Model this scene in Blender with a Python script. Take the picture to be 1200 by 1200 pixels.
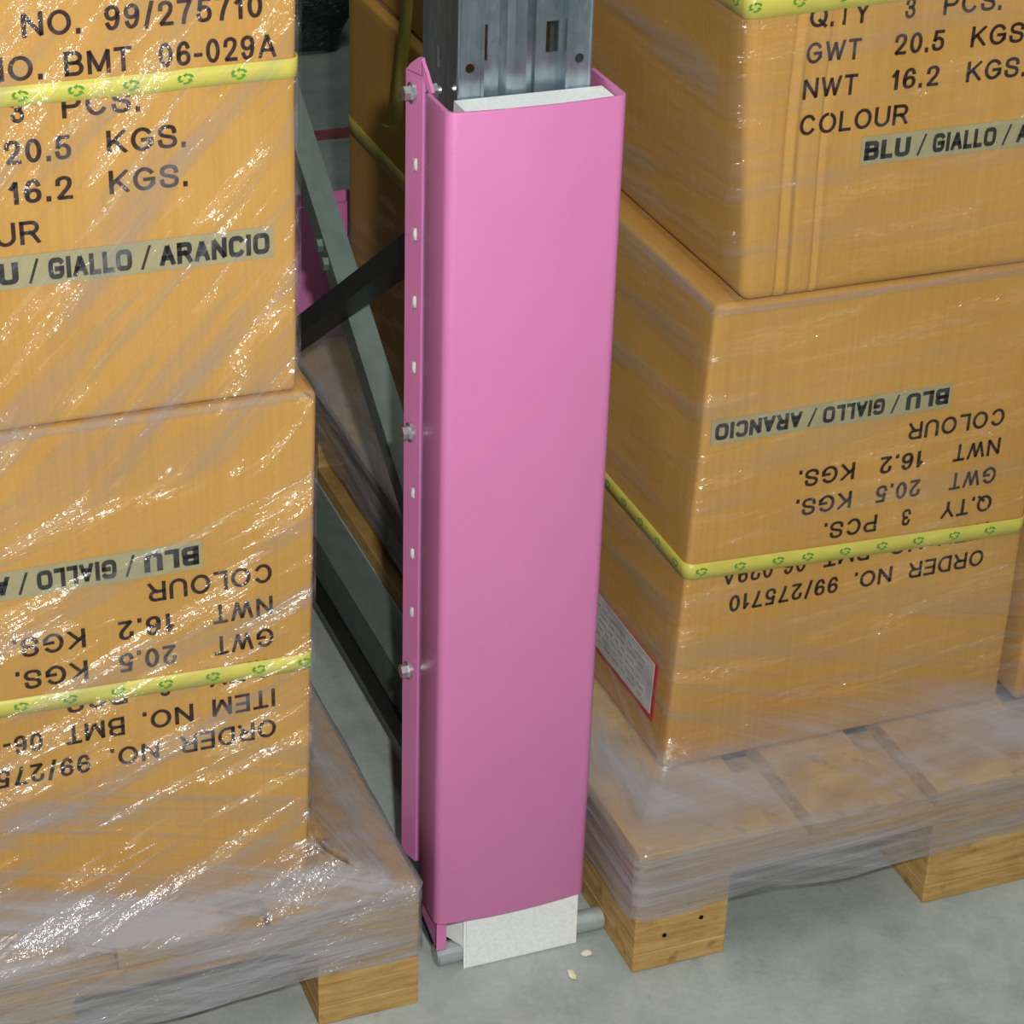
import bpy, bmesh, math, random, os
from mathutils import Vector, Matrix, noise
random.seed(7)
for o in list(bpy.data.objects): bpy.data.objects.remove(o)
SC = bpy.context.scene
COL = SC.collection

# ------------------------------------------------------------------ camera
PI_, YA, RO, F = math.radians(29.5263441), math.radians(22.09115317), math.radians(-1.8649263), 2700.0
fw = Vector((math.sin(YA)*math.cos(PI_), math.cos(YA)*math.cos(PI_), -math.sin(PI_)))
rt = Vector((math.cos(YA), -math.sin(YA), 0)); dn = fw.cross(rt)
cr = math.cos(RO)*rt + math.sin(RO)*dn
cd = -math.sin(RO)*rt + math.cos(RO)*dn
CAM = Vector((-.78406697, -1.57680051, 1.51337704))
cam = bpy.data.cameras.new('camera'); cam.sensor_width = 36; cam.lens = F/1200*36
cam.clip_start = 0.05
camo = bpy.data.objects.new('camera', cam); COL.objects.link(camo)
m = Matrix.Identity(4)
for i in range(3):
    m[i][0], m[i][1], m[i][2], m[i][3] = cr[i], -cd[i], -fw[i], CAM[i]
camo.matrix_world = m
SC.camera = camo

# ------------------------------------------------------------------ light
w = bpy.data.worlds.new('hall_light'); SC.world = w; w.use_nodes = True
w.node_tree.nodes['Background'].inputs[0].default_value = (0.80, 0.93, 1.0, 1)
w.node_tree.nodes['Background'].inputs[1].default_value = 0.04
fl = bpy.data.lights.new('camera_flash', 'POINT'); fl.energy = 142; fl.shadow_soft_size = 0.02
fl.color = (1.0, 0.97, 0.95)
flo = bpy.data.objects.new('camera_flash', fl); COL.objects.link(flo)
flo.location = CAM + cr*0.08 - cd*0.10
ar = bpy.data.lights.new('hall_lamp', 'AREA'); ar.shape = 'RECTANGLE'; ar.size = 1.2; ar.size_y = 2.5; ar.energy = 45
ar.color = (0.93, 1.0, 0.97)
aro = bpy.data.objects.new('hall_lamp', ar); COL.objects.link(aro); aro.location = (-0.1, -0.7, 4.6)
vs = SC.view_settings
vs.view_transform = 'Standard'; vs.look = 'None'; vs.gamma = 1; vs.use_curve_mapping = False; vs.exposure = 0.0

# ------------------------------------------------------------------ node helpers
class NT:
    def __init__(s, name):
        s.m = bpy.data.materials.new(name); s.m.use_nodes = True
        s.t = s.m.node_tree; s.n = s.t.nodes; s.n.clear()
        s.out = s.add('ShaderNodeOutputMaterial')
    def add(s, typ, **kw):
        n = s.n.new(typ)
        for k, v in kw.items(): setattr(n, k, v)
        return n
    def put(s, sock, v):
        if isinstance(v, bpy.types.NodeSocket): s.t.links.new(v, sock)
        elif sock.type == 'VECTOR' and hasattr(v, '__len__'): sock.default_value = tuple(v)[:3]
        else: sock.default_value = v
    def math(s, op, a, b=0.0, clamp=False):
        n = s.add('ShaderNodeMath', operation=op, use_clamp=clamp)
        s.put(n.inputs[0], a); s.put(n.inputs[1], b); return n.outputs[0]
    def map(s, v, a, b, c=0.0, d=1.0, smooth=False):
        n = s.add('ShaderNodeMapRange', clamp=True)
        if smooth: n.interpolation_type = 'SMOOTHSTEP'
        for i, x in enumerate((v, a, b, c, d)): s.put(n.inputs[i], x)
        return n.outputs[0]
    def coord(s, kind='Object'):
        return s.add('ShaderNodeTexCoord').outputs[kind]
    def mapping(s, v, rot=(0, 0, 0), scale=(1, 1, 1), loc=(0, 0, 0)):
        n = s.add('ShaderNodeMapping'); s.put(n.inputs[0], v)
        n.inputs['Location'].default_value = loc; n.inputs['Rotation'].default_value = rot; n.inputs['Scale'].default_value = scale
        return n.outputs[0]
    def noise(s, v, scale, detail=3, rough=.55, dist=0.0):
        n = s.add('ShaderNodeTexNoise'); s.put(n.inputs['Vector'], v)
        n.inputs['Scale'].default_value = scale; n.inputs['Detail'].default_value = detail
        n.inputs['Roughness'].default_value = rough; n.inputs['Distortion'].default_value = dist
        return n.outputs[0]
    def streak(s, v, ang, along, across, detail=3, rough=.6, dist=0.0):
        # noise drawn out along a direction of the surface (features: along / across, in metres)
        a = s.mapping(v, rot=(0, 0, -math.radians(ang)))
        b = s.mapping(a, scale=(1/along, 1/across, 1))
        return s.noise(b, 1.0, detail, rough, dist)
    def mix(s, f, a, b, mode='MIX'):
        n = s.add('ShaderNodeMix', data_type='RGBA', blend_type=mode)
        s.put(n.inputs[0], f); s.put(n.inputs[6], a); s.put(n.inputs[7], b); return n.outputs[2]
    def bump(s, h, strength=1.0, dist=0.001, normal=None):
        n = s.add('ShaderNodeBump'); s.put(n.inputs['Strength'], strength); s.put(n.inputs['Distance'], dist); s.put(n.inputs['Height'], h)
        if normal is not None: s.put(n.inputs['Normal'], normal)
        return n.outputs[0]
    def bsdf(s, col, rough=.6, metal=0.0, normal=None, spec=0.5):
        n = s.add('ShaderNodeBsdfPrincipled')
        s.put(n.inputs['Base Color'], col); s.put(n.inputs['Roughness'], rough); s.put(n.inputs['Metallic'], metal)
        s.put(n.inputs['Specular IOR Level'], spec)
        if normal is not None: s.put(n.inputs['Normal'], normal)
        return n.outputs[0]
    def done(s, sh):
        s.t.links.new(sh, s.out.inputs[0]); return s.m
def rgb(r, g, b):
    f = lambda c: ((c/255+.055)/1.055)**2.4 if c > 10 else c/255/12.92
    return (f(r), f(g), f(b), 1)

def mat_plain(name, col, rough=.6, metal=0.0, spec=.5, vary=.12, scale=30, bump=0.0, bscale=200):
    t = NT(name); c = t.coord()
    n = t.noise(c, scale, 4)
    k = t.map(n, .3, .7, 1-vary, 1+vary)
    cc = t.mix(1.0, col, (1, 1, 1, 1), 'MULTIPLY')
    v = t.add('ShaderNodeVectorMath', operation='SCALE'); t.put(v.inputs[0], cc); t.put(v.inputs['Scale'], k)
    nm = t.bump(t.noise(c, bscale, 3), 1.0, bump) if bump else None
    return t.done(t.bsdf(v.outputs[0], rough, metal, nm, spec))

def mat_card():
    t = NT('cardboard'); c = t.coord()
    flute = t.noise(t.mapping(c, scale=(330, 330, 3)), 1.0, 2)
    fib = t.noise(c, 260, 3); big = t.noise(c, 5, 3)
    v = t.math('ADD', t.math('MULTIPLY', flute, .5), t.math('ADD', t.math('MULTIPLY', fib, .35), t.math('MULTIPLY', big, .9)))
    k = t.map(v, .55, 1.2, 0.0, 1.0)
    col = t.mix(k, rgb(186, 138, 58), rgb(207, 160, 82))
    nm = t.bump(t.math('ADD', flute, t.math('MULTIPLY', big, 2.0)), .35, .0006)
    return t.done(t.bsdf(col, .62, 0, nm, .3))

def mat_wood(name, a, b):
    t = NT(name); c = t.coord()
    g = t.noise(t.mapping(c, scale=(14, 14, 130)), 1.0, 4, .6, .6)
    r = t.noise(t.mapping(c, scale=(22, 22, 40)), 1.0, 4, .65)
    k = t.map(t.math('ADD', t.math('MULTIPLY', g, .65), t.math('MULTIPLY', r, .35)), .36, .66)
    col = t.mix(k, a, b)
    spots = t.map(t.noise(c, 38, 2), .62, .72)
    col = t.mix(t.math('MULTIPLY', spots, .45), col, rgb(112, 78, 34))
    return t.done(t.bsdf(col, .75, 0, t.bump(g, .5, .0015), .25))

def mat_floor():
    t = NT('concrete_floor'); c = t.coord()
    a = t.noise(c, 3.2, 6, .6, .4); b = t.noise(c, 17, 6, .65); d = t.noise(c, 160, 3)
    k = t.map(t.math('ADD', t.math('MULTIPLY', a, .5), t.math('ADD', t.math('MULTIPLY', b, .38), t.math('MULTIPLY', d, .14))), .36, .64)
    col = t.mix(k, rgb(138, 149, 145), rgb(180, 187, 181))
    st = t.map(t.noise(c, 23, 5, .7, .8), .60, .74)
    col = t.mix(t.math('MULTIPLY', st, .38), col, rgb(108, 120, 122))
    lt = t.map(t.noise(t.mapping(c, loc=(3, 7, 0)), 60, 3, .7), .70, .78)
    col = t.mix(t.math('MULTIPLY', lt, .4), col, rgb(204, 208, 200))
    return t.done(t.bsdf(col, .55, 0, t.bump(d, .25, .0008), .35))

def mat_metal(name, col, rough=.32, spang=.25):
    t = NT(name); c = t.coord()
    v = t.add('ShaderNodeTexVoronoi'); t.put(v.inputs['Vector'], t.mapping(c, scale=(1, 1, .5))); v.inputs['Scale'].default_value = 170
    n = t.noise(t.mapping(c, scale=(60, 60, 3)), 1.0, 4)
    k = t.map(n, .3, .7, .75, 1.15)
    s2 = t.add('ShaderNodeSeparateColor'); t.put(s2.inputs[0], v.outputs['Color'])
    k2 = t.map(s2.outputs[0], 0, 1, 1-spang, 1+spang)
    sc = t.add('ShaderNodeVectorMath', operation='SCALE'); t.put(sc.inputs[0], col); t.put(sc.inputs['Scale'], t.math('MULTIPLY', k, k2))
    r = t.map(n, .3, .7, rough*.8, rough*1.3)
    return t.done(t.bsdf(sc.outputs[0], r, .85, t.bump(n, .3, .0008), .5))

def mat_foam():
    t = NT('white_foam'); c = t.coord()
    v = t.add('ShaderNodeTexVoronoi'); t.put(v.inputs['Vector'], c); v.inputs['Scale'].default_value = 330
    k = t.map(v.outputs['Distance'], 0, .8)
    col = t.mix(k, rgb(255, 255, 253), rgb(234, 242, 237))
    return t.done(t.bsdf(col, .8, 0, t.bump(k, -.6, .001), .3))

def mat_film(name, tilt_hi, tilt_lo, hi_z, sparkle, haze, low_bands, col=(0.47, 0.465, 0.49, 1), glints=1.0, flank_haze=1.0):
    """clear stretch film: thin, mostly transparent, hazy where layers overlap, glossy along its wrinkles"""
    t = NT(name)
    uv = t.add('ShaderNodeUVMap', uv_map='UVMap').outputs[0]
    sx = t.add('ShaderNodeSeparateXYZ'); t.put(sx.inputs[0], uv); V = sx.outputs[1]; U = sx.outputs[0]
    hi = t.map(V, hi_z-.07, hi_z+.07, smooth=True)
    def two(al, ac, **k):
        a = t.streak(uv, tilt_lo, al, ac, **k); b = t.streak(uv, tilt_hi, al, ac, **k)
        return t.math('ADD', t.math('MULTIPLY', a, t.math('SUBTRACT', 1.0, hi)), t.math('MULTIPLY', b, hi))
    wide = two(.40, .035, detail=4, rough=.6, dist=.3)          # broad folds
    fine = two(.10, .0055, detail=4, rough=.65, dist=.4)        # narrow wrinkles
    down = t.streak(uv, -16, .5, .011, detail=4, rough=.6)      # falling layers low on the load
    down2 = t.streak(uv, -16, .6, .05, detail=2, rough=.5)
    lowm = t.map(V, .34, .26, smooth=True)
    base = t.map(V, .215, .150, smooth=True)                    # many layers round the pallet
    hor = t.streak(uv, 1, .5, .013, detail=4, rough=.65)
    horw = t.streak(uv, 2, .45, .035, detail=3, rough=.6, dist=.5)
    seam = t.math('MULTIPLY', t.map(t.math('ABSOLUTE', t.math('SUBTRACT', V, .656)), .005, .002), .22)
    flank = t.map(U, .075, .045, 1.0, flank_haze)
    a_w = t.math('MULTIPLY', t.math('MULTIPLY', t.map(wide, .50, .68), haze), flank)
    a_f = t.math('MULTIPLY', t.map(fine, .56, .74), haze*.55)
    a_d = t.math('MULTIPLY', t.math('MULTIPLY', t.math('ADD', t.map(down, .50, .72, 0, .40), t.map(down2, .52, .66, 0, .42)), lowm), low_bands)
    a_b = t.math('MULTIPLY', base, t.math('ADD', t.map(hor, .35, .7, .12, .44), t.map(horw, .40, .64, .0, .44)))
    alpha = t.math('ADD', t.math('ADD', a_w, a_f), t.math('ADD', a_d, t.math('ADD', a_b, t.math('ADD', seam, .035))))
    alpha = t.math('MINIMUM', alpha, .80)
    # wrinkle relief
    patch = t.map(two(.15, .022, detail=3, rough=.55, dist=.5), .53, .60)
    patch = t.math('MULTIPLY', patch, t.math('SUBTRACT', 1.0, t.math('MULTIPLY', base, .68)))
    crum = t.noise(uv, 290, 2, .6)
    # pleats: small tilted folds that run along the wrinkles, broken into dashes and crinkled
    PL = .0052
    def pleat(ang):
        r_ = t.mapping(uv, rot=(0, 0, -math.radians(ang)))
        q = t.add('ShaderNodeSeparateXYZ'); t.put(q.inputs[0], r_)
        p_ = t.math('ADD', q.outputs[1], t.math('MULTIPLY', t.noise(uv, 22, 3, .6), .020))
        return t.math('MULTIPLY', t.math('SUBTRACT', 1.0, t.math('FRACT', t.math('DIVIDE', p_, PL))), PL)
    pl0 = t.math('ADD', t.math('MULTIPLY', pleat(tilt_lo), t.math('SUBTRACT', 1.0, hi)), t.math('MULTIPLY', pleat(tilt_hi), hi))
    slope = t.map(t.noise(uv, 30, 2, .5), .35, .65, .35, 1.0)
    dash = t.map(two(.022, .0050, detail=2, rough=.5), .46, .54)
    h = t.math('MULTIPLY', t.math('MULTIPLY', pl0, slope), t.math('MULTIPLY', t.math('MULTIPLY', patch, dash), sparkle))
    h = t.math('ADD', h, t.math('MULTIPLY', t.math('SUBTRACT', crum, .5), t.math('ADD', t.math('MULTIPLY', patch, .0015*sparkle), .00012)))
    h = t.math('ADD', h, t.math('MULTIPLY', t.math('SUBTRACT', fine, .5), .0008))
    h = t.math('ADD', h, t.math('MULTIPLY', t.math('MULTIPLY', t.math('SUBTRACT', hor, .5), base), .0012))
    nm = t.bump(h, 1.0, 1.0)
    soft = t.bump(t.math('ADD', wide, t.math('MULTIPLY', hor, base)), .5, .006)
    tr = t.add('ShaderNodeBsdfTransparent')
    df = t.add('ShaderNodeBsdfDiffuse'); t.put(df.inputs[0], col); t.put(df.inputs['Normal'], soft)
    tl = t.add('ShaderNodeBsdfTranslucent'); t.put(tl.inputs[0], col)
    dm = t.add('ShaderNodeMixShader'); dm.inputs[0].default_value = .2
    t.put(dm.inputs[1], df.outputs[0]); t.put(dm.inputs[2], tl.outputs[0])
    m1 = t.add('ShaderNodeMixShader'); t.put(m1.inputs[0], alpha); t.put(m1.inputs[1], tr.outputs[0]); t.put(m1.inputs[2], dm.outputs[0])
    gl = t.add('ShaderNodeBsdfGlossy'); gl.inputs['Roughness'].default_value = .17; t.put(gl.inputs['Normal'], nm)
    gf = t.math('MULTIPLY', t.math('ADD', t.math('MULTIPLY', patch, .14), .012), glints)
    cb = t.add('ShaderNodeCombineXYZ')
    for i in range(3): t.put(cb.inputs[i], gf)
    t.t.links.new(cb.outputs[0], gl.inputs['Color'])
    m2 = t.add('ShaderNodeAddShader'); t.put(m2.inputs[0], m1.outputs[0]); t.put(m2.inputs[1], gl.outputs[0])
    return t.done(m2.outputs[0])

def mat_darkwrap():
    t = NT('dark_plastic'); c = t.coord()
    n = t.noise(c, 75, 4, .7, .8)
    return t.done(t.bsdf(rgb(30, 36, 37), .2, .4, t.bump(n, 1.0, .009), 1.0))

M = dict(
    card=mat_card(), wood=mat_wood('pallet_wood', rgb(168, 130, 72), rgb(208, 174, 112)),
    floor=mat_floor(), foam=mat_foam(),
    pink=mat_plain('pink_painted_steel', rgb(214, 128, 180), .42, 0, .4, .03, 9, .0002, 400),
    galv=mat_metal('galvanised_steel', (.36, .43, .48, 1), .24, .10),
    bar=mat_plain('dull_zinc_bar', rgb(176, 188, 188), .4, .45, .5, .08, 50),
    zinc=mat_metal('zinc_bolt', (.72, .74, .76, 1), .25, .1),
    grey=mat_plain('dusty_grey_steel', rgb(104, 118, 112), .5, .25, .5, .12, 40),
    black=mat_plain('black_painted_steel', rgb(20, 20, 20), .45, 0, .4, .2, 30),
    ink=mat_plain('printing_ink', rgb(46, 22, 14), .7, 0, .2, .18, 300),
    ink2=mat_plain('black_label_ink', rgb(44, 46, 44), .6, 0, .2, .25, 260),
    label=mat_plain('grey_label_paper', rgb(166, 158, 118), .6, 0, .3, .06, 60),
    tape=mat_plain('yellow_band', rgb(208, 200, 84), .4, 0, .5, .06, 40),
    oldtape=mat_plain('olive_band', rgb(186, 172, 80), .5, 0, .4, .1, 40),
    green=mat_plain('green_print', rgb(84, 150, 44), .6, 0, .2, .1, 60),
    paper=mat_plain('white_paper', rgb(206, 208, 204), .7, 0, .2, .14, 60),
    red=mat_plain('red_print', rgb(190, 30, 44), .6, 0, .3, .1, 60),
    redline=mat_plain('worn_red_paint', rgb(150, 84, 82), .6, 0, .3, .3, 25),
    hole=mat_plain('dark_hollow', rgb(18, 16, 14), .9, 0, .1, .1, 30),
    chip=mat_plain('pale_chip', rgb(226, 220, 186), .8, 0, .2, .1, 60),
    filmL=mat_film('left_stretch_film', 47, 22, .60, 1.0, .30, 1.0),
    filmR=mat_film('right_stretch_film', 4, 5, .60, .5, .14, .5, glints=.8, flank_haze=2.2),
    dark=mat_darkwrap(), faint=mat_plain('faded_print', rgb(168, 170, 168), .7),
)

# ------------------------------------------------------------------ mesh helpers
def obj(name, bm, m, parent=None, smooth=False):
    if isinstance(bm, bmesh.types.BMesh):
        bmesh.ops.recalc_face_normals(bm, faces=bm.faces[:])
        me = bpy.data.meshes.new(name); bm.to_mesh(me); bm.free()
    else: me = bm; me.name = name
    if m is not None:
        me.materials.clear(); me.materials.append(m)
    if smooth:
        for p in me.polygons: p.use_smooth = True
    o = bpy.data.objects.new(name, me); COL.objects.link(o)
    if parent is not None: o.parent = parent
    return o
def tag(o, label, cat, group=None):
    o['label'] = label; o['category'] = cat
    if group: o['group'] = group
    return o
def thing(name, label, cat, loc=(0, 0, 0), group=None):
    o = bpy.data.objects.new(name, None); COL.objects.link(o); o.location = loc; o.empty_display_size = .05
    return tag(o, label, cat, group)
def add_box(bm, x0, x1, y0, y1, z0, z1, bevel=0.0, seg=2):
    b = bmesh.new(); bmesh.ops.create_cube(b, size=1)
    for v in b.verts: v.co = Vector(((x0+x1)/2+v.co.x*(x1-x0), (y0+y1)/2+v.co.y*(y1-y0), (z0+z1)/2+v.co.z*(z1-z0)))
    if bevel: bmesh.ops.bevel(b, geom=b.edges[:], offset=bevel, segments=seg, affect='EDGES', profile=.5)
    merge(bm, b)
def merge(bm, b, mat=None):
    vm = {}
    for v in b.verts: vm[v] = bm.verts.new(mat @ v.co if mat else v.co)
    for f in b.faces:
        try: bm.faces.new([vm[v] for v in f.verts])
        except ValueError: pass
    b.free()
def box(*a, **k):
    bm = bmesh.new(); add_box(bm, *a, **k); return bm
def add_cyl(bm, p0, p1, r, n=20, r2=None, cap=True):
    p0, p1 = Vector(p0), Vector(p1); d = (p1-p0).normalized()
    a = d.orthogonal().normalized(); b = d.cross(a); r2 = r if r2 is None else r2
    A = [bm.verts.new(p0+(a*math.cos(2*math.pi*i/n)+b*math.sin(2*math.pi*i/n))*r) for i in range(n)]
    B = [bm.verts.new(p1+(a*math.cos(2*math.pi*i/n)+b*math.sin(2*math.pi*i/n))*r2) for i in range(n)]
    for i in range(n): bm.faces.new((A[i], A[(i+1) % n], B[(i+1) % n], B[i]))
    if cap: bm.faces.new(A[::-1]); bm.faces.new(B)
def add_prism(bm, poly, fn, d0, d1):
    """poly: 2-D outline, fn(u,v,d) -> 3-D"""
    A = [bm.verts.new(fn(u, v, d0)) for u, v in poly]; B = [bm.verts.new(fn(u, v, d1)) for u, v in poly]
    n = len(poly)
    for i in range(n): bm.faces.new((A[i], A[(i+1) % n], B[(i+1) % n], B[i]))
    bm.faces.new(A[::-1]); bm.faces.new(B)
def add_plate(bm, u0, u1, v0, v1, holes, fn, th):
    """a sheet with openings; holes: (u,v,w,h,'rect'|'round'); fn(u,v,d)"""
    us = {u0, u1}; vs_ = {v0, v1}
    for (u, v, w_, h_, k) in holes: us |= {u-w_/2, u+w_/2}; vs_ |= {v-h_/2, v+h_/2}
    us = sorted(us); vs_ = sorted(vs_)
    b = bmesh.new(); cache = {}
    def vt(u, v):
        k = (round(u, 6), round(v, 6))
        if k not in cache: cache[k] = b.verts.new((u, v, 0))
        return cache[k]
    for i in range(len(us)-1):
        for j in range(len(vs_)-1):
            cu, cv = (us[i]+us[i+1])/2, (vs_[j]+vs_[j+1])/2
            inside = [h for h in holes if abs(cu-h[0]) < h[2]/2 and abs(cv-h[1]) < h[3]/2]
            q = [vt(us[i], vs_[j]), vt(us[i+1], vs_[j]), vt(us[i+1], vs_[j+1]), vt(us[i], vs_[j+1])]
            if not inside: b.faces.new(q)
            elif inside[0][4] == 'round':
                hu, hv, w_, h_, _ = inside[0]
                if us[i+1]-us[i] < w_*.99 or vs_[j+1]-vs_[j] < h_*.99: continue
                ring = [b.verts.new((hu+w_*.42*math.cos(math.radians(225+45*s)), hv+h_*.42*math.sin(math.radians(225+45*s)), 0)) for s in range(8)]
                for s in range(4):
                    b.faces.new((q[s], q[(s+1) % 4], ring[(2*s+2) % 8], ring[2*s+1], ring[2*s]))
    r = bmesh.ops.extrude_face_region(b, geom=b.faces[:])
    for e in r['geom']:
        if isinstance(e, bmesh.types.BMVert): e.co.z = th
    for v in b.verts: v.co = Vector(fn(v.co.x, v.co.y, v.co.z))
    merge(bm, b)

def rounded_box(X0, X1, Y0, Y1, Z0, Z1, r, cut=(26, 26, 34), warp=None, fold=()):
    """soft-edged carton; warp(p, face) moves the finished points"""
    def axis(a, b, n):
        return [a, a+r*.3, a+r*.65, a+r] + [a+r+(b-a-2*r)*i/n for i in range(1, n)] + [b-r, b-r*.65, b-r*.3, b]
    xs, ys, zs = axis(X0, X1, cut[0]), axis(Y0, Y1, cut[1]), axis(Z0, Z1, cut[2])
    xs = sorted(set(xs) | {f+d for f in fold for d in (-.006, -.004, -.0025, -.0012, 0, .0012, .0025, .004, .006)})
    bm = bmesh.new(); cache = {}
    def vt(x, y, z):
        k = (round(x, 6), round(y, 6), round(z, 6))
        if k not in cache:
            p = Vector((x, y, z))
            c = Vector((min(max(x, X0+r), X1-r), min(max(y, Y0+r), Y1-r), min(max(z, Z0+r), Z1-r)))
            d = p-c
            q = c+d.normalized()*r if d.length > 1e-9 else p
            cache[k] = bm.verts.new(warp(q) if warp else q)
        return cache[k]
    def sheet(A, B, f):
        for i in range(len(A)-1):
            for j in range(len(B)-1):
                bm.faces.new((vt(*f(A[i], B[j])), vt(*f(A[i+1], B[j])), vt(*f(A[i+1], B[j+1])), vt(*f(A[i], B[j+1]))))
    for y in (Y0, Y1): sheet(xs, zs, lambda a, b: (a, y, b))
    for x in (X0, X1): sheet(ys, zs, lambda a, b: (x, a, b))
    for z in (Z0, Z1): sheet(xs, ys, lambda a, b: (a, b, z))
    return bm

# ------------------------------------------------------------------ lettering
def spline(P, n=5):
    out = []
    for i in range(len(P)-1):
        p0 = P[max(0, i-1)]; p1 = P[i]; p2 = P[i+1]; p3 = P[min(len(P)-1, i+2)]
        for k in range(n):
            t = k/n
            out.append(tuple(.5*(2*p1[j]+(p2[j]-p0[j])*t+(2*p0[j]-5*p1[j]+4*p2[j]-p3[j])*t*t+(3*p1[j]-p0[j]-3*p2[j]+p3[j])*t**3) for j in (0, 1)))
    return out+[P[-1]]
def arc(cx, cy, rx, ry, a0, a1, n=14, e=1.0):
    o = []
    for i in range(n+1):
        a = math.radians(a0+(a1-a0)*i/n); c, d = math.cos(a), math.sin(a)
        o.append((cx+rx*math.copysign(abs(c)**e, c), cy+ry*math.copysign(abs(d)**e, d)))
    return o
def glyph(ch, e):
    """centre lines of one capital or figure in a unit box, and its width; e rounds (1) or squares (.5) the bowls"""
    O = arc(.5, .5, .5, .5, 90, 450, 28, e)
    G = {
     'A': (.74, [[(0, 0), (.5, 1), (1, 0)], [(.17, .31), (.83, .31)]]),
     'B': (.70, [[(0, .53), (0, 1)]+[(.55, 1)]+arc(.58, .765, .36, .235, 90, -90, 10, e)+[(0, .53)], [(0, .53), (.6, .53)]+arc(.62, .265, .38, .265, 90, -90, 10, e)+[(0, 0), (0, .55)]]),
     'C': (.76, [arc(.5, .5, .5, .5, 38, 322, 24, e)]),
     'D': (.75, [[(0, 0), (0, 1), (.45, 1)]+arc(.47, .5, .53, .5, 90, -90, 16, e)+[(0, 0), (0, .1)]]),
     'E': (.64, [[(1, 1), (0, 1), (0, 0), (1, 0)], [(0, .52), (.93, .52)]]),
     'G': (.80, [arc(.5, .5, .5, .5, 40, 325, 24, e)+[(.98, .2), (.98, .47), (.55, .47)]]),
     'I': (.16, [[(.5, 0), (.5, 1)]]),
     'K': (.70, [[(0, 0), (0, 1)], [(.95, 1), (0, .36)], [(.33, .58), (1, 0)]]),
     'L': (.58, [[(0, 1), (0, 0), (1, 0)]]),
     'M': (.84, [[(0, 0), (0, 1), (.5, .06), (1, 1), (1, 0)]]),
     'N': (.74, [[(0, 0), (0, 1), (1, 0), (1, 1)]]),
     'O': (.82, [O]), 'Q': (.82, [O, [(.60, .28), (1.0, -.03)]]),
     'P': (.68, [[(0, 0), (0, 1), (.6, 1)]+arc(.62, .73, .38, .27, 90, -90, 12, e)+[(0, .46)]]),
     'R': (.74, [[(0, 0), (0, 1), (.6, 1)]+arc(.6, .745, .36, .255, 90, -90, 12, e)+[(0, .49)], [(.5, .49), (.72, .36), (1, 0)]]),
     'S': (.68, [spline([(.97, .73), (.88, .92), (.5, 1), (.12, .92), (.03, .74), (.14, .59), (.5, .51), (.88, .42), (1, .25), (.88, .07), (.5, 0), (.10, .08), (0, .28)])]),
     'T': (.66, [[(0, 1), (1, 1)], [(.5, 1), (.5, 0)]]),
     'U': (.74, [[(0, 1)]+arc(.5, .36, .5, .36, 180, 360, 16, e)+[(1, 1)]]),
     'W': (1.0, [[(0, 1), (.25, .02), (.5, .96), (.75, .02), (1, 1)]]),
     'Y': (.70, [[(0, 1), (.5, .44), (1, 1)], [(.5, .46), (.5, 0)]]),
     '0': (.56, [O]),
     '1': (.34, [[(.02, .72), (.45, .84), (.78, 1), (.78, 0)]]),
     '2': (.56, [spline([(.02, .70), (.10, .91), (.5, 1), (.88, .92), (.97, .72), (.82, .50), (.45, .26), (.05, 0)])+[(.05, 0), (1, 0)]]),
     '3': (.56, [spline([(.02, .76), (.15, .94), (.48, 1), (.84, .92), (.90, .74), (.78, .58), (.42, .53)]), spline([(.42, .53), (.82, .47), (1, .27), (.86, .07), (.48, 0), (.12, .06), (0, .25)])]),
     '5': (.56, [[(.93, 1), (.20, 1)]+spline([(.08, .50), (.26, .60), (.52, .63), (.88, .52), (1, .31), (.86, .08), (.46, 0), (.12, .06), (0, .25)])]),
     '6': (.56, [spline([(.94, .80), (.80, .95), (.54, 1), (.20, .88), (.02, .55), (.03, .25), (.18, .06), (.52, 0), (.88, .09), (1, .29), (.88, .48), (.52, .55), (.16, .46), (.03, .30)])]),
     '7': (.56, [[(0, 1), (1, 1)]+spline([(1, 1), (.62, .55), (.42, .2), (.36, 0)])]),
     '9': (.56, [spline([(.06, .20), (.20, .05), (.46, 0), (.80, .12), (.98, .45), (.97, .75), (.82, .94), (.48, 1), (.12, .91), (0, .71), (.12, .52), (.48, .45), (.84, .54), (.97, .70)])]),
     '.': (.15, [[(.5, -.02), (.5, .07)]]),
     '/': (.38, [[(0, -.06), (1, 1.06)]]),
     '-': (.34, [[(0, .36), (1, .36)]]),
    }
    return G[ch]
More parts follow.
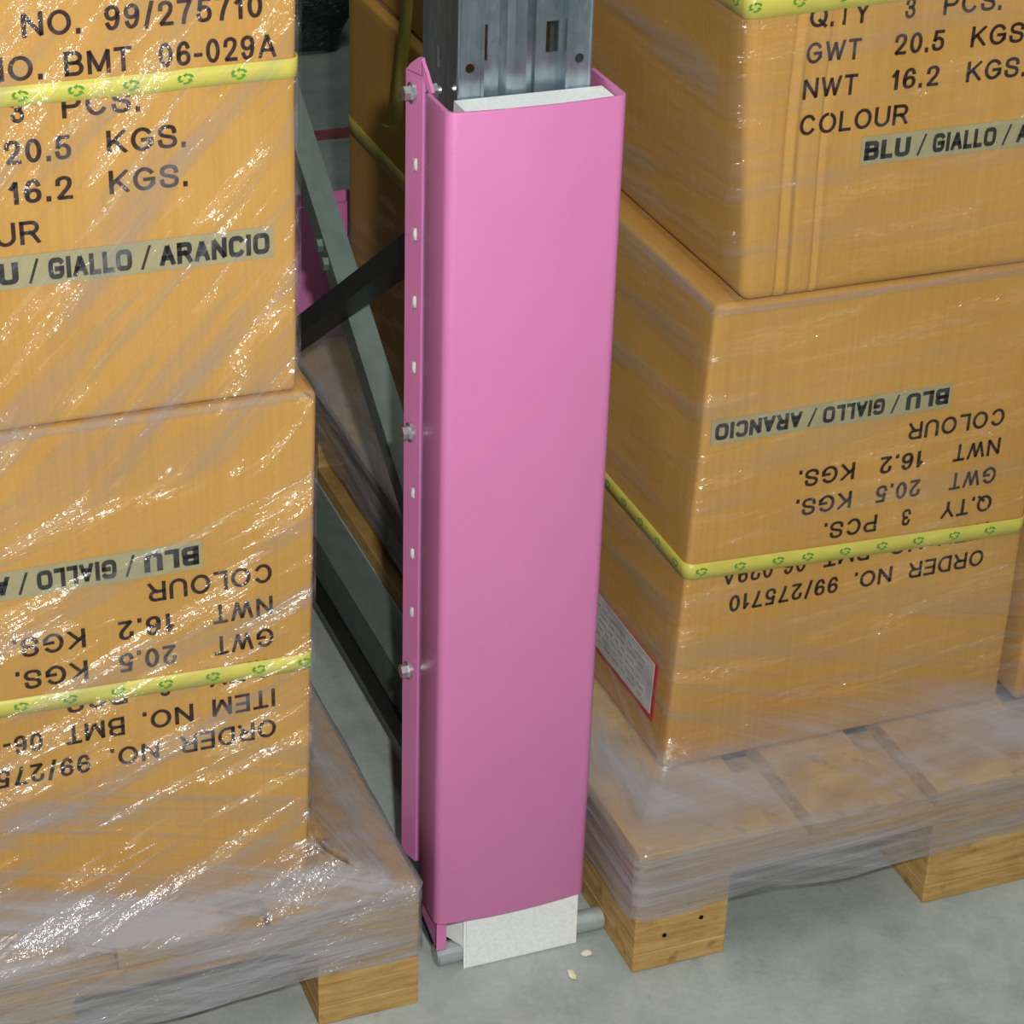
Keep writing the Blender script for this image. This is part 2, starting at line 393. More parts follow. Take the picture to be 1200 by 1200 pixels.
def text_bm(s, x0, x1, cap, bold=.158, e=1.0, gap=.14):
    """flat stencil letters in the XZ plane: left x0, right x1, baseline z=0, capital height cap"""
    bm = bmesh.new(); x = 0.0; T = bold; strips = []
    for ch in s:
        w_, paths = glyph(ch, e)
        w_ = max(w_, T+.01)
        for P in paths:
            Q = [Vector((x+T/2+u*(w_-T), T/2+v*(1-T))) for u, v in P]
            R = [Q[0]]
            for q in Q[1:]:
                if (q-R[-1]).length > 1e-4: R.append(q)
            n = len(R)
            if n < 2: continue
            closed = (R[0]-R[-1]).length < 1e-3
            cuts = [0]
            for i in range(1, n-1):
                if (R[i]-R[i-1]).angle(R[i+1]-R[i]) > .9: cuts.append(i)
            cuts.append(n-1)
            for c0, c1 in zip(cuts[:-1], cuts[1:]):
                S_ = [q.copy() for q in R[c0:c1+1]]; ring = closed and len(cuts) == 2
                if not ring:
                    def ext(i):
                        if i in (0, n-1): return .5
                        return .5 if (R[i]-R[i-1]).angle(R[i+1]-R[i]) < 1.75 else .2
                    d0 = (S_[0]-S_[1]).normalized(); d1 = (S_[-1]-S_[-2]).normalized()
                    S_[0] += d0*T*ext(c0); S_[-1] += d1*T*ext(c1)
                L = []; k_ = len(S_)
                for i in range(k_):
                    p_ = S_[i-1] if i else (S_[k_-2] if ring else None)
                    q_ = S_[i+1] if i < k_-1 else (S_[1] if ring else None)
                    e0 = (S_[i]-p_).normalized() if p_ is not None else (q_-S_[i]).normalized()
                    e1 = (q_-S_[i]).normalized() if q_ is not None else e0
                    mm = Vector((-e0.y-e1.y, e0.x+e1.x)).normalized(); kk = max(.6, mm.dot(Vector((-e0.y, e0.x))))
                    L.append((S_[i]+mm*(T/2/kk), S_[i]-mm*(T/2/kk)))
                strips.append((L, ch in '/.Q'))
        x += w_+gap*(1 if ch not in '.' else 1)
    tot = x-gap
    for L, free in strips:
        lo, hi = (-.06, 1.06) if free else (0, 1)
        V = [(bm.verts.new((x0+a.x/tot*(x1-x0), 0, min(max(a.y, lo), hi)*cap)), bm.verts.new((x0+b.x/tot*(x1-x0), 0, min(max(b.y, lo), hi)*cap))) for a, b in L]
        for (a, b), (c, d) in zip(V[:-1], V[1:]): bm.faces.new((a, b, d, c))
    return bm
LINES = [  # (words with left and right offsets, baseline above the carton's printed foot line)
    ([('ORDER', 0, .087), ('NO.', .106, .149), ('99/275710', .167, .287)], .161),
    ([('ITEM', 0, .057), ('NO.', .074, .119), ('BMT', .135, .186), ('06-029A', .206, .297)], .129),
    ([('Q.TY', 0, .058), ('3', .093, .103), ('PCS.', .131, .190)], .097),
    ([('GWT', 0, .053), ('20.5', .086, .136), ('KGS.', .163, .224)], .065),
    ([('NWT', 0, .053), ('16.2', .087, .135), ('KGS.', .163, .224)], .033),
    ([('COLOUR', 0, .108)], 0.0)]
def printing_bm(xl, zc, yf, flip, lx0, lx1):
    """all stencil lines; xl = where lines start, zc = baseline of the COLOUR line; flip = carton stands on its head"""
    out = bmesh.new(); sg = -1 if flip else 1
    for words, dz in LINES:
        for s, a, b in words:
            t = text_bm(s, a, b, .0190)
            for v in t.verts: v.co = Vector((xl+sg*v.co.x, yf, zc+sg*(dz+v.co.z)))
            merge(out, t)
    return out
def label_parts(par, xl, zc, yf, flip, a, b, z0, z1):
    sg = -1 if flip else 1
    X0, X1 = sorted((xl+sg*a, xl+sg*b)); Z0, Z1 = sorted((zc+sg*z0, zc+sg*z1))
    lab = obj('label_strip', box(X0, X1, yf-.0004, yf+.0006, Z0, Z1), M['label'], par); lab['label'] = 'grey paper strip'
    bm = bmesh.new(); wd = b-a
    ws = [('BLU', .012, .195), ('/', .225, .258), ('GIALLO', .286, .545), ('/', .572, .606), ('ARANCIO', .632, .985)]
    for s, f0, f1 in ws:
        t = text_bm(s, a+wd*f0, a+wd*f1, (z1-z0)*.68, .10 if s == '/' else .235, .55, .09)
        for v in t.verts: v.co = Vector((xl+sg*v.co.x, yf-.0008, zc+sg*(z0+(z1-z0)*.15+v.co.z)))
        merge(bm, t)
    obj('lettering', bm, M['ink2'], lab)

# ------------------------------------------------------------------ recycling emblem: three arrows chasing in a loop
def emblem(r):
    b = bmesh.new()
    for k in range(3):
        a0 = math.radians(120*k+8)
        n = 7; band = []
        for i in range(n):
            a = a0+math.radians(74)*i/(n-1)
            rr = r*(1.0 + .28*abs(math.sin(1.5*(a-math.pi/2))))
            band.append((b.verts.new((math.cos(a)*rr*1.12, 0, math.sin(a)*rr*.78)), b.verts.new((math.cos(a)*rr*.62*1.12, 0, math.sin(a)*rr*.62*.78))))
        for i in range(n-1): b.faces.new((band[i][0], band[i+1][0], band[i+1][1], band[i][1]))
        a = a0+math.radians(74); tip = a0+math.radians(108)
        q = [b.verts.new((math.cos(a)*r*1.55*1.05, 0, math.sin(a)*r*1.5*.78)), b.verts.new((math.cos(tip)*r*1.0, 0, math.sin(tip)*r*.85*.8)), b.verts.new((math.cos(a)*r*.3, 0, math.sin(a)*r*.3*.78))]
        b.faces.new(q)
    return b

def band_path(rect, rad=.010):
    """points (x,y) with outward normal round a rectangle, starting at front-left, u measured from the front-left corner"""
    x0, x1, y0, y1 = rect
    pts = []
    def arc(cx, cy, a0):
        for i in range(6):
            a = math.radians(a0+18*i); pts.append((cx+rad*math.cos(a), cy+rad*math.sin(a)))
    def line(p, q, n=24):
        for i in range(1, n): pts.append((p[0]+(q[0]-p[0])*i/n, p[1]+(q[1]-p[1])*i/n))
    arc(x0+rad, y0+rad, 180); line((x0+rad, y0), (x1-rad, y0)); arc(x1-rad, y0+rad, 270); line((x1, y0+rad), (x1, y1-rad))
    arc(x1-rad, y1-rad, 0); line((x1-rad, y1), (x0+rad, y1)); arc(x0+rad, y1-rad, 90); line((x0, y1-rad), (x0, y0+rad))
    return pts
def band(par, rect, zfun, h, marks=True, name='sealing_band', m='tape', sides=('front', 'left'), phase=.018, shear=None):
    pts = band_path(rect); n = len(pts); bm = bmesh.new(); ring = []
    def P(p, z, out=0.0):
        v = Vector((p[0], p[1], z)); return shear(v) if shear else v
    for p in pts:
        z = zfun(*p); ring.append([bm.verts.new(P(p, z-h/2)), bm.verts.new(P(p, z)), bm.verts.new(P(p, z+h/2))])
    for i in range(n):
        a, b = ring[i], ring[(i+1) % n]
        for k in range(2): bm.faces.new((a[k], b[k], b[k+1], a[k+1]))
    bd = obj(name, bm, M[m], par, True); bd['label'] = 'yellow band with green marks' if marks else 'faded olive band'
    md = bd.modifiers.new('thickness', 'SOLIDIFY'); md.thickness = .0008; md.offset = 1
    if marks:
        x0, x1, y0, y1 = rect
        if 'front' in sides:
            x = x0+phase
            while x < x1-.008:
                e = emblem(.0046); z = zfun(x, y0)
                sl = (zfun(x+.01, y0)-zfun(x-.01, y0))/.02
                for v in e.verts: v.co = P((x+v.co.x, y0-.0012), z+v.co.z+v.co.x*sl)
                obj('recycling_mark', e, M['green'], bd); x += .0415
        if 'left' in sides:
            y = y0+.022
            while y < y0+.20:
                e = emblem(.0046); z = zfun(x0, y)
                for v in e.verts: v.co = P((x0-.0012, y-v.co.x), z+v.co.z)
                obj('recycling_mark', e, M['green'], bd); y += .0415
    return bd

# ------------------------------------------------------------------ setting
bm = bmesh.new()
g = 60
add_box(bm, -5, 7, -4, 9, -.12, 0)
fo = obj('floor', bm, M['floor']); fo['kind'] = 'structure'
ln = obj('trim_1', box(-3, 4, 2.31, 2.36, 0, .0012), M['redline']); ln['kind'] = 'structure'

# ------------------------------------------------------------------ rack frame
rack = thing('rack_frame', 'galvanised steel pallet rack upright with cross braces between the two wrapped loads', 'rack', (-.105, .14, 0))
RL = Vector((-.105, .14, 0))
def sub(bm):   # into the rack's own frame
    for v in bm.verts: v.co = v.co-RL
    return bm
def post_bm(y0, front, ztop, skip=0):
    """perforated omega section; y0 = front face, front = +1 opens to the rear"""
    bm = bmesh.new(); s = front; T = .0022
    xa, xb, xc, xd = -.163, -.142, -.068, -.046
    zs = [.03+.075*i for i in range(int((ztop-.05)/.075))]
    rh = [z for z in (.908-.15*i for i in range(7)) if z < ztop]
    F_ = lambda y: (lambda u, v, d: (u, y+s*d, v))
    add_plate(bm, xa, xb, 0, ztop, [((xa+xb)/2, z, .010, .010, 'round') for z in rh] + [((xa+xb)/2, z+.15, .010, .010, 'round') for z in rh[:1] if z+.15 < ztop], F_(y0), T)
    add_plate(bm, xc, xd, 0, ztop, [((xc+xd)/2, z, .010, .010, 'round') for z in rh] + [((xc+xd)/2, z+.15, .010, .010, 'round') for z in rh[:1] if z+.15 < ztop], F_(y0), T)
    yw = y0+s*.010
    sl = [(-.1365, z, .005, .030, 'rect') for z in (.925+.062*i for i in range(-14, 8)) if .05 < z < ztop-.05]
    sq = [(-.0775, z, .011, .026, 'rect') for z in (.925+.062*i for i in range(-14, 8)) if .05 < z < ztop-.05]
    add_plate(bm, xb, -.124, 0, ztop, sl, F_(yw), T)
    add_plate(bm, -.092, xc, 0, ztop, sq, F_(yw), T)
    # raised middle rib
    rib = [(-.124, 0), (-.119, -.005), (-.113, -.0075), (-.103, -.0075), (-.097, -.005), (-.092, 0)]
    for i in range(len(rib)-1):
        (u0, w0), (u1, w1) = rib[i], rib[i+1]
        add_prism(bm, [(u0, w0), (u1, w1), (u1, w1+T), (u0, w0+T)], lambda u, v, d: (u, yw+s*v, d), 0, ztop)
    # step walls between flange and web, rounded lips
    for x in (xb, xc):
        add_prism(bm, [(x-.0012, -.0012), (x+.0012, -.0012), (x+.0012, .011), (x-.0012, .011)], lambda u, v, d: (u, y0+s*v, d), 0, ztop)
    # side walls with slots
    for x, sg in ((xa, 1), (xd, -1)):
        add_plate(bm, 0, .085, 0, ztop, [(.045, z, .008, .018, 'rect') for z in (.905-.07*i for i in range(-6, 13)) if .03 < z < ztop-.03], lambda u, v, d: (x+sg*d, y0+s*u, v), T)
        add_cyl(bm, (x+sg*.0012, y0+s*.0012, 0), (x+sg*.0012, y0+s*.0012, ztop), .0019, 10)
    return bm
fp = obj('front_post', sub(post_bm(.100, 1, 1.45)), M['galv'], rack)
rp = obj('rear_post', sub(post_bm(1.150, -1, 1.45)), M['galv'], rack)
# foot bar lying across the base
bm = bmesh.new(); add_cyl(bm, (-.178, .0765, .0125), (-.003, .0765, .0125), .0115, 28)
add_cyl(bm, (-.1765, .0765, .0125), (-.1795, .0765, .0125), .0095, 24); add_cyl(bm, (-.0045, .0765, .0125), (-.0015, .0765, .0125), .0095, 24)
obj('foot_bar', sub(bm), M['bar'], rack, False)
bm = bmesh.new(); add_box(bm, -.175, -.034, .089, .20, 0, .005, .001)
obj('base_plate', sub(bm), M['galv'], rack)
def channel(name, p0, p1, h, depth, x, m, lip=.006, closed=False, up=None):
    """C section between two (y,z) points: web in the plane x, flanges going +x"""
    a, b = Vector((0, p0[0], p0[1])), Vector((0, p1[0], p1[1])); d = (b-a).normalized(); n = Vector((0, -d.z, d.y))
    T = .0025; bm = bmesh.new(); L = (b-a).length
    prof = [(0, -h/2), (depth, -h/2), (depth, -h/2+lip), (depth-T, -h/2+lip), (depth-T, -h/2+T), (T, -h/2+T), (T, h/2-T), (depth-T, h/2-T), (depth-T, h/2-lip), (depth, h/2-lip), (depth, h/2), (0, h/2)]
    def fn(u, v, dd):
        q = a+d*dd+n*v; return (x+u, q.y, q.z)
    add_prism(bm, prof, fn, 0, L)
    return obj(name, sub(bm), m, rack)
g1 = channel('diagonal_brace', (.185, .2250), (1.03, .7618), .028, .027, -.112, M['grey']); g1['label'] = 'dusty grey diagonal channel rising to the rear'
# dark lower flange edge of the grey brace
b1 = channel('diagonal_brace', (.19, .751-.012), (1.03, .1855-.012), .020, .036, -.150, M['black']); b1['label'] = 'black diagonal channel rising to the front'
h1 = channel('horizontal_brace', (.19, .142), (1.03, .142), .050, .040, -.128, M['grey']); h1['label'] = 'grey channel running low to the rear'
bm = bmesh.new(); add_box(bm, -.131, -.1255, .19, 1.03, .084, .1165); o = obj('edge_strip', sub(bm), M['black'], rack); o['label'] = 'black strip along the low channel'
for (y, z, x) in ((.634, .512, -.113), (.655, .525, -.113)):
    bm = bmesh.new(); add_cyl(bm, (x+.001, y, z), (x-.005, y, z), .008, 6); obj('brace_bolt', sub(bm), M['grey'], rack)

# ------------------------------------------------------------------ pink post guard
gd = thing('post_guard', 'tall pink steel guard wrapped round the front of the galvanised post', 'post guard', (-.109, .054, .07))
GL = Vector((-.109, .054, .07))
def gsub(bm):
    for v in bm.verts: v.co = v.co-GL
    return bm
def guard_shell(x0, x1, yf, yl, yr, z0, z1, th=.004, r=.009, bulge=.004, nz=1, ear=True):
    cx = (x0+x1)/2; hw = (x1-x0)/2
    def prof(off):
        P = []; X0, X1, R = x0+off, x1-off, r-off; YF = yf+off
        P.append((X0, yl))
        for i in range(7):
            a = math.radians(180+15*i); P.append((X0+R+R*math.cos(a), YF+R+R*math.sin(a)))
        for i in range(1, 16):
            t = i/16; x = X0+R+(X1-X0-2*R)*t; P.append((x, YF-bulge*4*t*(1-t)))
        for i in range(7):
            a = math.radians(270+15*i); P.append((X1-R+R*math.cos(a), YF+R+R*math.sin(a)))
        P.append((X1, yr)); return P
    O, I = prof(0), prof(th); loop = O+I[::-1]
    bm = bmesh.new()
    def top(x, y):
        if not ear or x > cx: return z1
        t = max(0, (y-(yl-.022))/.022); return z1+.0*t
    A = [bm.verts.new((x, y, z0)) for x, y in loop]; B = [bm.verts.new((x, y, top(x, y))) for x, y in loop]
    n = len(loop)
    for i in range(n): bm.faces.new((A[i], A[(i+1) % n], B[(i+1) % n], B[i]))
    k = len(O)
    for i in range(k-1):
        for S in (A, B): bm.faces.new((S[i], S[i+1], S[n-2-i], S[n-1-i]))
    return bm
sh = obj('shell', gsub(guard_shell(-.1875, -.031, .054, .106, .126, .068, .889)), M['pink'], gd)
md = sh.modifiers.new('soft', 'BEVEL'); md.width = .0012; md.segments = 2; md.limit_method = 'ANGLE'; md.angle_limit = math.radians(50)
for p in sh.data.polygons: p.use_smooth = abs(p.normal.z) < .5
fnYZ = lambda x0: (lambda u, v, d: (x0+d, u, v))
bm = bmesh.new(); add_prism(bm, [(.064, .032), (.106, .044), (.106, .30), (.064, .30)], fnYZ(-.1832), 0, .003)
add_prism(bm, [(.0625, .030), (.0655, .030), (.0655, .30), (.0625, .30)], fnYZ(-.1832), 0, .010)
obj('foot_tongue', gsub(bm), M['pink'], gd)
# galvanised liner seen in the gap, then the slotted pink mounting strip
bm = bmesh.new(); add_plate(bm, .1055, .1165, .104, .886, [], fnYZ(-.1850), .003); o = obj('liner', gsub(bm), M['galv'], gd); o['label'] = 'bare metal liner showing in the gap'
zb = [.883, .572, .321]
zsl = [.883-.0622*i for i in (1, 2, 3, 4)] + [.572-.0628*i for i in (1, 2, 3)]
def strip(u, v, d):   # slightly splayed flange
    t = u-.1165; return (-.187-t*.30+d*.95, .1165+t*.95+d*.3, v)
bm = bmesh.new(); add_plate(bm, .1165, .1395, .101, .900, [(.126, z, .0065, .013, 'rect') for z in zsl], strip, .003)
add_prism(bm, [(.1165, .899), (.1395, .899), (.133, .906), (.122, .914), (.118, .914), (.1165, .910)], strip, 0, .003)
add_prism(bm, [(.1065, .886), (.118, .900), (.118, .912), (.112, .904), (.104, .889)], strip, 0, .003)
st = obj('slotted_strip', gsub(bm), M['pink'], gd)
for z in zsl:  # pale ovals added to paint the bright glints of the slots
    bm = bmesh.new(); e = bmesh.new(); bmesh.ops.create_uvsphere(e, u_segments=12, v_segments=8, radius=1)
    for v in e.verts: v.co = Vector((-.1885+v.co.x*.003, .126+v.co.y*.0032, z+v.co.z*.0062))
    merge(bm, e); o = obj('slot_glint', gsub(bm), M['paper'], st, True); o['label'] = 'pale oval added as the painted glint in a slot'
for i, z in enumerate(zb):
    y = .127 if i == 0 else .125
    bm = bmesh.new()
    add_cyl(bm, (-.191, y, z), (-.194, y, z), .0088, 24); add_cyl(bm, (-.194, y, z), (-.2005, y, z), .0066, 6)
    add_cyl(bm, (-.195, y, z), (-.168, y, z), .0036, 14); add_cyl(bm, (-.1800, y, z), (-.1715, y, z), .0066, 6)
    o = obj('bolt', gsub(bm), M['zinc'], gd); o['label'] = 'shiny hex bolt'

# ------------------------------------------------------------------ foam padding
bm = bmesh.new()
prof = [(.0605, 0), (.0640, 0), (.0640, .026), (.0990, .026), (.0990, .8835), (.0610, .8835)]
b = bmesh.new()
def ffn(u, v, d):
    return (d, u + (.0 if v > .3 else 0), v)
add_prism(b, prof, ffn, -.167, -.037)
for v in b.verts:
    if v.co.z < .5: v.co.x = (-.1545 if v.co.y < .0655 else -.1725) if v.co.x < -.1 else -.0345
bmesh.ops.bevel(b, geom=[e for e in b.edges if e.calc_length() > .05], offset=.002, segments=2, affect='EDGES')
merge(bm, b)
fm = obj('foam_pad', bm, M['foam'])
tag(fm, 'white polystyrene slab padding between the pink guard and the metal post', 'padding')

# ------------------------------------------------------------------ pallets
def pallet(label, X, Y):
    t = thing('pallet', label, 'pallet', (X, Y, 0))
    wd = M['wood']
    def part(n, *a, **k):
        o = obj(n, box(*a, bevel=.0014, **k), wd, t); return o
    xs = [(0, .1), (.3275, .4725), (.7, .8)]; ys = [(0, .145), (.5275, .6725), (1.055, 1.2)]
    for x0, x1 in xs:
        part('bottom_board', x0, x1, 0, 1.2, 0, .022)
        for y0, y1 in ys: part('block', x0, x1, y0, y1, .0222, .1)
    for y0, y1 in ys: part('stringer_board', 0, .8, y0, y1, .1002, .122)
    x = 0
    for wdt in (.145, .1, .145, .1, .145):
        part('deck_board', x, x+wdt, 0, 1.2, .1222, .144); x += wdt+.04125
    return t
pr = pallet('wooden pallet under the right hand load, corner block beside the pink guard', 0, 0)
pl_ = pallet('wooden pallet under the left hand load at the bottom left', -1.013, .03)
# nails and knot marks on the right corner block
for x, z in ((.032, .040), (.071, .052)):
    bm = bmesh.new(); add_cyl(bm, (x, -.0006, z), (x, .002, z), .0024, 12); o = obj('nail_head', bm, M['hole'], pr)

# ------------------------------------------------------------------ cartons
def wob(q, amp, k, seed):
    return noise.noise(Vector((q.x*k+seed, q.y*k, q.z*k)))*amp
def carton(label, rect, z0, z1, warp=None, r=.006, seed=0, group='cartons on the two loads', fold=()):
    x0, x1, y0, y1 = rect
    t = thing('cardboard_carton', label, 'cardboard box', ((x0+x1)/2, (y0+y1)/2, z0), group)
    cx, cy = (x0+x1)/2, (y0+y1)/2
    def wf(q):
        p = Vector(q)
        p.x += wob(q, .0018, 9, seed); p.z += wob(q, .0012, 8, seed+5)
        if warp: p = warp(p)
        return p
    bm = rounded_box(x0, x1, y0, y1, z0+.0008, z1, r, warp=wf, fold=fold)
    o = obj('body', bm, M['card'], t, True)
    return t
def rel(t):   # parts were made in world coordinates: bring them under the carton's empty
    off = t.location.copy()
    def go(o):
        for c in list(COL.objects):
            if c.parent == o:
                if c.data is not None:
                    for v in c.data.vertices: v.co -= off
                go(c)
    go(t)

UZ0, UZ1, LZ0 = .6575, 1.172, .145
# left load, upper
def warpUL(p):
    t = (p.z-UZ0)/.5; p.x += .010*t*max(0, (p.x+.5)/.2); return p
c1 = carton('upright printed carton on top at the upper left, above the upside down one', (-.695, -.312, .067, .497), UZ0, UZ1, warpUL, seed=1)
obj('printing', printing_bm(-.620, .8155, .0662, False, 0, 0), M['ink'], c1)
label_parts(c1, -.620, .8155, .0662, False, .040, .2915, -.035, -.0085)
band(c1, (-.6955, -.3045, .0662, .4975), lambda x, y: .9335+(.001 if x > -.4 else 0), .0155, phase=.0105)
rel(c1)
# left load, lower (standing on its head)
def warpLL(p):
    t = (p.z-LZ0)/.51; p.x += .015*t*max(0, (p.x+.5)/.2); return p
c2 = carton('upside down printed carton at the bottom left, under heavily wrinkled film', (-.695, -.309, .067, .497), LZ0, .656, warpLL, seed=2)
obj('printing', printing_bm(-.3375, .4985, .0662, True, 0, 0), M['ink'], c2)
label_parts(c2, -.3375, .4985, .0662, True, .060, .316, -.0335, -.0065)
band(c2, (-.6955, -.3020, .0662, .4975), lambda x, y: .3915+.012*(-.302-x)/.4, .0165, phase=.012)
rel(c2)
# right load, upper front: crushed corner creases
FOLDS = ((.149, .0022, .0016), (.1565, .0022, -.0012), (.163, .0022, .0016), (.184, .0020, .0016), (.1885, .002, -.0010))
def warpUR(p):
    t = (p.z-UZ0)/.5
    p.x -= .032*t*max(0, (.35-p.x)/.24)
    if p.y < .2:
        wv = .0015*math.sin(p.z*21)+.0035*t*0
        for c_, w_, d_ in FOLDS: p.y += d_*math.exp(-((p.x-c_-wv)/w_)**2)
    return p
c3 = carton('upright printed carton on top at the upper right with a crushed corner', (.118, .505, .110, .622), UZ0, UZ1, warpUR, r=.012, seed=3, fold=(.149, .1565, .163, .184, .1885))
obj('printing', printing_bm(.159, .8140, .1092, False, 0, 0), M['ink'], c3)
label_parts(c3, .159, .8140, .1092, False, .064, .318, -.034, -.0075)
band(c3, (.0995, .5055, .1090, .6225), lambda x, y: .9345+(x-.12)*.03, .0215, phase=.006)
rel(c3)
# right load, lower front (on its head), leaning a little
def warpLR(p):
    t = (p.z-LZ0)/.51; p.x += .019*t*max(0, (.45-p.x)/.37); return p
c4 = carton('upside down printed carton at the right, above the pallet corner beside the pink guard', (.078, .468, .120, .626), LZ0, .655, warpLR, r=.006, seed=4)
obj('printing', printing_bm(.4235, .5020, .1192, True, 0, 0), M['ink'], c4)
label_parts(c4, .4235, .5020, .1192, True, .065, .322, -.0365, -.0110)
band(c4, (.0775, .4690, .1188, .6265), lambda x, y: .3765-.0150*(x-.08)/.39, .0175, phase=.016, shear=lambda p: Vector((p.x+.009*(1 if p.x < .2 else 0), p.y, p.z)))
# document pouch on its side, white paper with a red edge
def side_x(z): return .078+.019*(z-LZ0)/.51-.0012
bm = bmesh.new(); add_prism(bm, [(.152, .184), (.40, .180), (.40, .250), (.152, .250)], lambda u, v, d: (side_x(v)-d, u, v), 0, .0008)
pc = obj('address_sheet', bm, M['red'], c4); pc['label'] = 'white sheet with a red edge on the side'
bm = bmesh.new(); add_prism(bm, [(.158, .190), (.396, .186), (.396, .249), (.158, .249)], lambda u, v, d: (side_x(v)-d, u, v), .0009, .0015); obj('paper', bm, M['paper'], pc)
bm = bmesh.new()
for i in range(6):
    z = .198+.008*i; y = .175+.01*random.random()
    while y < .36:
        w_ = .008+.018*random.random(); add_box(bm, side_x(z)-.0020, side_x(z)-.0015, y, y+w_, z, z+.0026); y += w_+.006
obj('small_print', bm, M['faint'], pc)
rel(c4)
# right load, second column, only its edge shows
c5 = carton('carton at the right edge, second in the lower row beside the upside down one', (.486, .868, .112, .626), LZ0, .655, seed=5)
rel(c5)
# right load, rear row
c6 = carton('dark rear carton behind the galvanised post, on top of the rear lower one', (.088, .47, .640, 1.145), UZ0, UZ1, seed=6)
rel(c6)
c7 = carton('dark rear carton low behind the pink guard, with an olive band round it', (.076, .46, .642, 1.150), LZ0, .655, seed=7)
band(c7, (.0745, .4610, .6410, 1.1510), lambda x, y: .474, .022, marks=False, m='oldtape')
rel(c7)

# ------------------------------------------------------------------ stretch film
def smooth(t): t = max(0, min(1, t)); return t*t*(3-2*t)
def film(name, label, mtl, prect, bfun, z0, z1, tent, seed, left_end=None):
    """skin round a load: prect = pallet outline, bfun(z) = outline of the cartons, tent = height where film meets the cartons"""
    def lerp(a, b, t): return tuple(a[i]+(b[i]-a[i])*t for i in range(4))
    N = [90, 130, 90, 130]; R = .012
    zs = [z0+(.20-z0)*i/26 for i in range(26)]; k = 70
    zs += [.20+(z1-.20)*i/k for i in range(k+1)]
    bm = bmesh.new(); uvl = bm.loops.layers.uv.new('UVMap'); rows = []; info = {}
    for zi, z in enumerate(zs):
        t = 0 if z <= .1445 else smooth(((z-.1445)/(tent-.1445))**.55)
        x0, x1, y0, y1 = lerp(prect, bfun(z), t)
        row = []; corners = [(x0, y0), (x1, y0), (x1, y1), (x0, y1)]
        for s in range(4):
            p, q = Vector(corners[s]), Vector(corners[(s+1) % 4]); L = (q-p).length; d = (q-p)/L; nrm = Vector((d.y, -d.x))
            for i in range(N[s]):
                f = i/N[s]; dist = min(f*L, (1-f)*L)
                pt = p+d*(f*L)
                e = 0.0
                if dist < R: e = -(R-math.sqrt(max(0, R*R-(R-dist)**2)))*.6
                low = smooth((.20-z)/.06); amp = .0008+.0036*low
                nz = noise.noise(Vector((f*L*4+seed+s*9, z*52, 0)))*.7+noise.noise(Vector((f*L*14+seed, z*120, 3)))*.3
                e += abs(nz)*amp
                # film bridges in at the gaps between cartons
                c2_ = Vector(((x0+x1)/2, (y0+y1)/2))
                if dist < R and i == 0: e *= 1
                pz = z
                if zi == 0: pz = z+.014*noise.noise(Vector((f*L*3+seed*2+s, 1, 2)))+.006*noise.noise(Vector((f*L*11+seed, 4, 2)))
                P3 = Vector((pt.x+nrm.x*e, pt.y+nrm.y*e, pz))
                u = {0: pt.x, 1: x1+(pt.y-y0), 2: x1+(y1-y0)+(x1-pt.x), 3: x0-(pt.y-y0)}[s]
                v = bm.verts.new(P3); info[v] = (u, pz, s); row.append(v)
        rows.append(row)
    n = len(rows[0])
    for a, b in zip(rows[:-1], rows[1:]):
        for i in range(n):
            j = (i+1) % n
            f = bm.faces.new((a[i], a[j], b[j], b[i]))
            s = info[a[i]][2]; x0_ = info[a[0]][0]
            for lp in f.loops:
                u, vv, ss = info[lp.vert]
                if s == 0 and ss == 1: pass
                if s == 2 and ss == 3: u = info[a[i]][0]+.005
                if s == 3 and ss == 0: u = info[a[0]][0]
                lp[uvl].uv = (u, vv)
    o = obj(name, bm, mtl, None, True)
    tag(o, label, 'plastic film')
    return o
def bL(z): 
    x1 = -.3005 if z > .66 else -.3055+.013*(z-.145)/.51
    x1 = -.3075+.010*(z-.6575)/.5 if z > .66 else x1
    return (-.702, x1, .0612, .505)
def bR(z):
    if z > .66: return (.0965-.022*(z-.66)/.5 if z > .67 else .0965, .876, .1035, 1.157)
    return (.0665+.018*(z-.145)/.51, .876, .1040, 1.157)
film('stretch_film', 'clear wrinkled film glinting all over the left hand load', M['filmL'], (-1.017, -.209, .026, 1.234), bL, .062, 1.25, .215, 3)
film('stretch_film', 'clear stretch film round the right hand load and its pallet edge', M['filmR'], (-.004, .804, -.004, 1.204), bR, .068, 1.25, .205, 11)

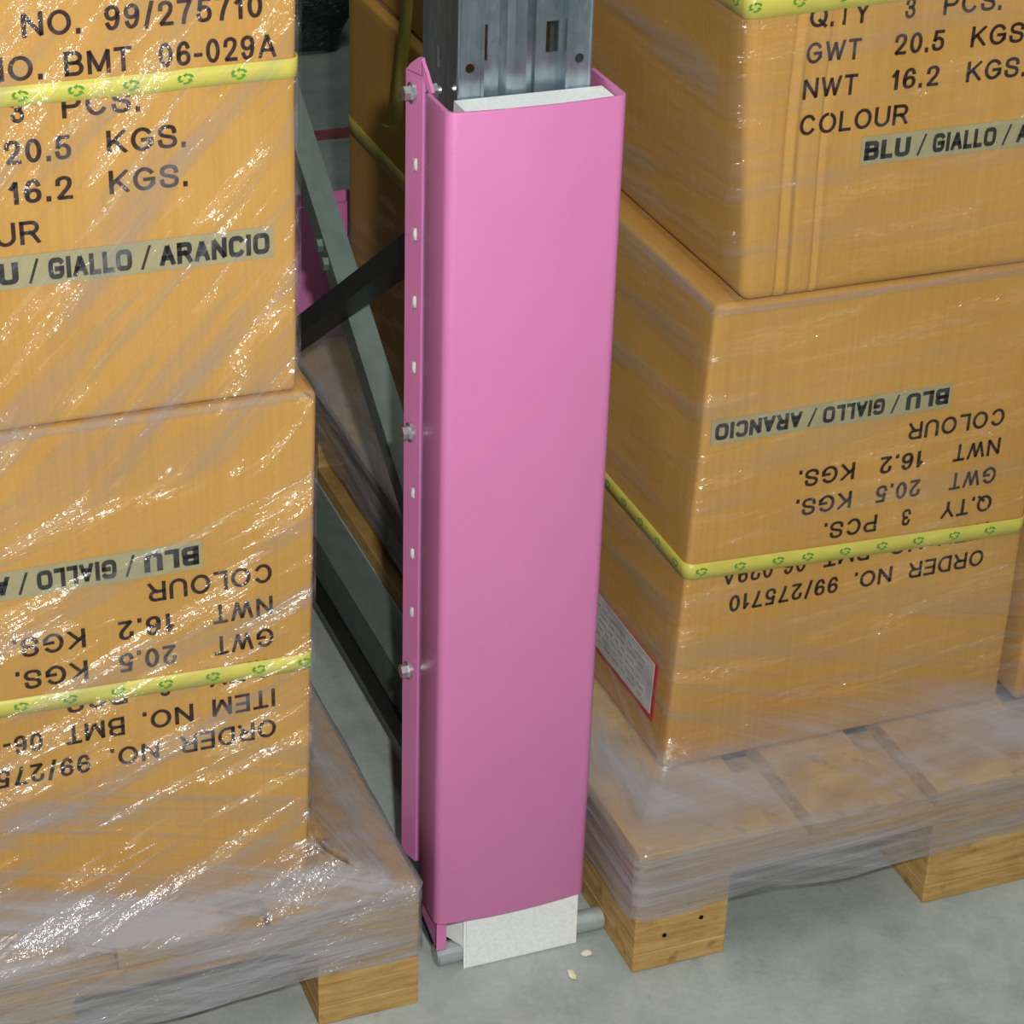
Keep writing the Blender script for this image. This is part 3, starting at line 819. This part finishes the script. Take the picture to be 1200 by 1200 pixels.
# loose end of strapping hanging at the back
bm = bmesh.new(); pts = []
for i in range(30):
    z = 1.17-.585*i/29; pts.append(Vector((.046-.004*math.sin(i*.25), .832+.028*(i/29)**3+.004*math.sin(i*.2), z)))
for i in range(1, 9):
    a = i/8*1.9; pts.append(Vector((.046-.004*i/8, .861+.022*(1-math.cos(a)), .585-.026*math.sin(a)*.9)))
prev = None
for p in pts:
    cur = (bm.verts.new(p+Vector((.004, -.009, 0))), bm.verts.new(p+Vector((-.004, .009, 0))))
    if prev: bm.faces.new((prev[0], cur[0], cur[1], prev[1]))
    prev = cur
ls = obj('loose_strap', bm, M['oldtape'], None, True); ls.modifiers.new('thickness', 'SOLIDIFY').thickness = .001
tag(ls, 'loose yellowish strap end hanging down behind the galvanised post', 'strap')

# ------------------------------------------------------------------ behind the rack
rg = thing('post_guard', 'low pink guard standing far back behind the crossed braces', 'post guard', (.03, 1.30, 0))
bm = guard_shell(-.10, .135, 1.285, 1.33, 1.33, .0, .306, ear=False)
for v in bm.verts: v.co -= Vector((.03, 1.30, 0))
obj('shell', bm, M['pink'], rg)
bm = box(-.096, .131, 1.326, 1.330, 0, .306)
for v in bm.verts: v.co -= Vector((.03, 1.30, 0))
obj('rear_plate', bm, M['pink'], rg)
def wd(q):
    p = Vector(q); d = Vector((noise.noise(q*9), noise.noise(q*9+Vector((5, 0, 0))), noise.noise(q*9+Vector((0, 7, 0)))))
    return p+d*.05
bm = rounded_box(-.35, .60, 2.78, 3.6, .004, .8, .03, (40, 20, 40), lambda q: Vector(q)+Vector((noise.noise(q*11), noise.noise(q*11+Vector((5, 0, 0))), 0))*.035)
o = obj('wrapped_load', bm, M['dark'], None, True)
tag(o, 'crumpled dark plastic wrapped load far off on the open floor', 'wrapped goods')

# chips of debris on the floor
for k, (x, y, l) in enumerate(((-.032, .041, 'pale wood chip on the floor nearest the right pallet block'), (-.058, .017, 'pale narrow splinter on the floor in front of the foam'))):
    bm = bmesh.new(); e = bmesh.new(); bmesh.ops.create_icosphere(e, subdivisions=2, radius=1)
    for v in e.verts:
        s = 1+.4*noise.noise(v.co*2+Vector((k*5, 0, 0)))
        v.co = Vector((x+v.co.x*(.006 if k == 0 else .0035)*s, y+v.co.y*(.004 if k == 0 else .008)*s, .0022+v.co.z*.0022*s))
    zmin = min(v.co.z for v in e.verts)
    for v in e.verts: v.co.z -= zmin
    merge(bm, e); o = obj('wood_chip', bm, M['chip']); tag(o, l, 'debris')
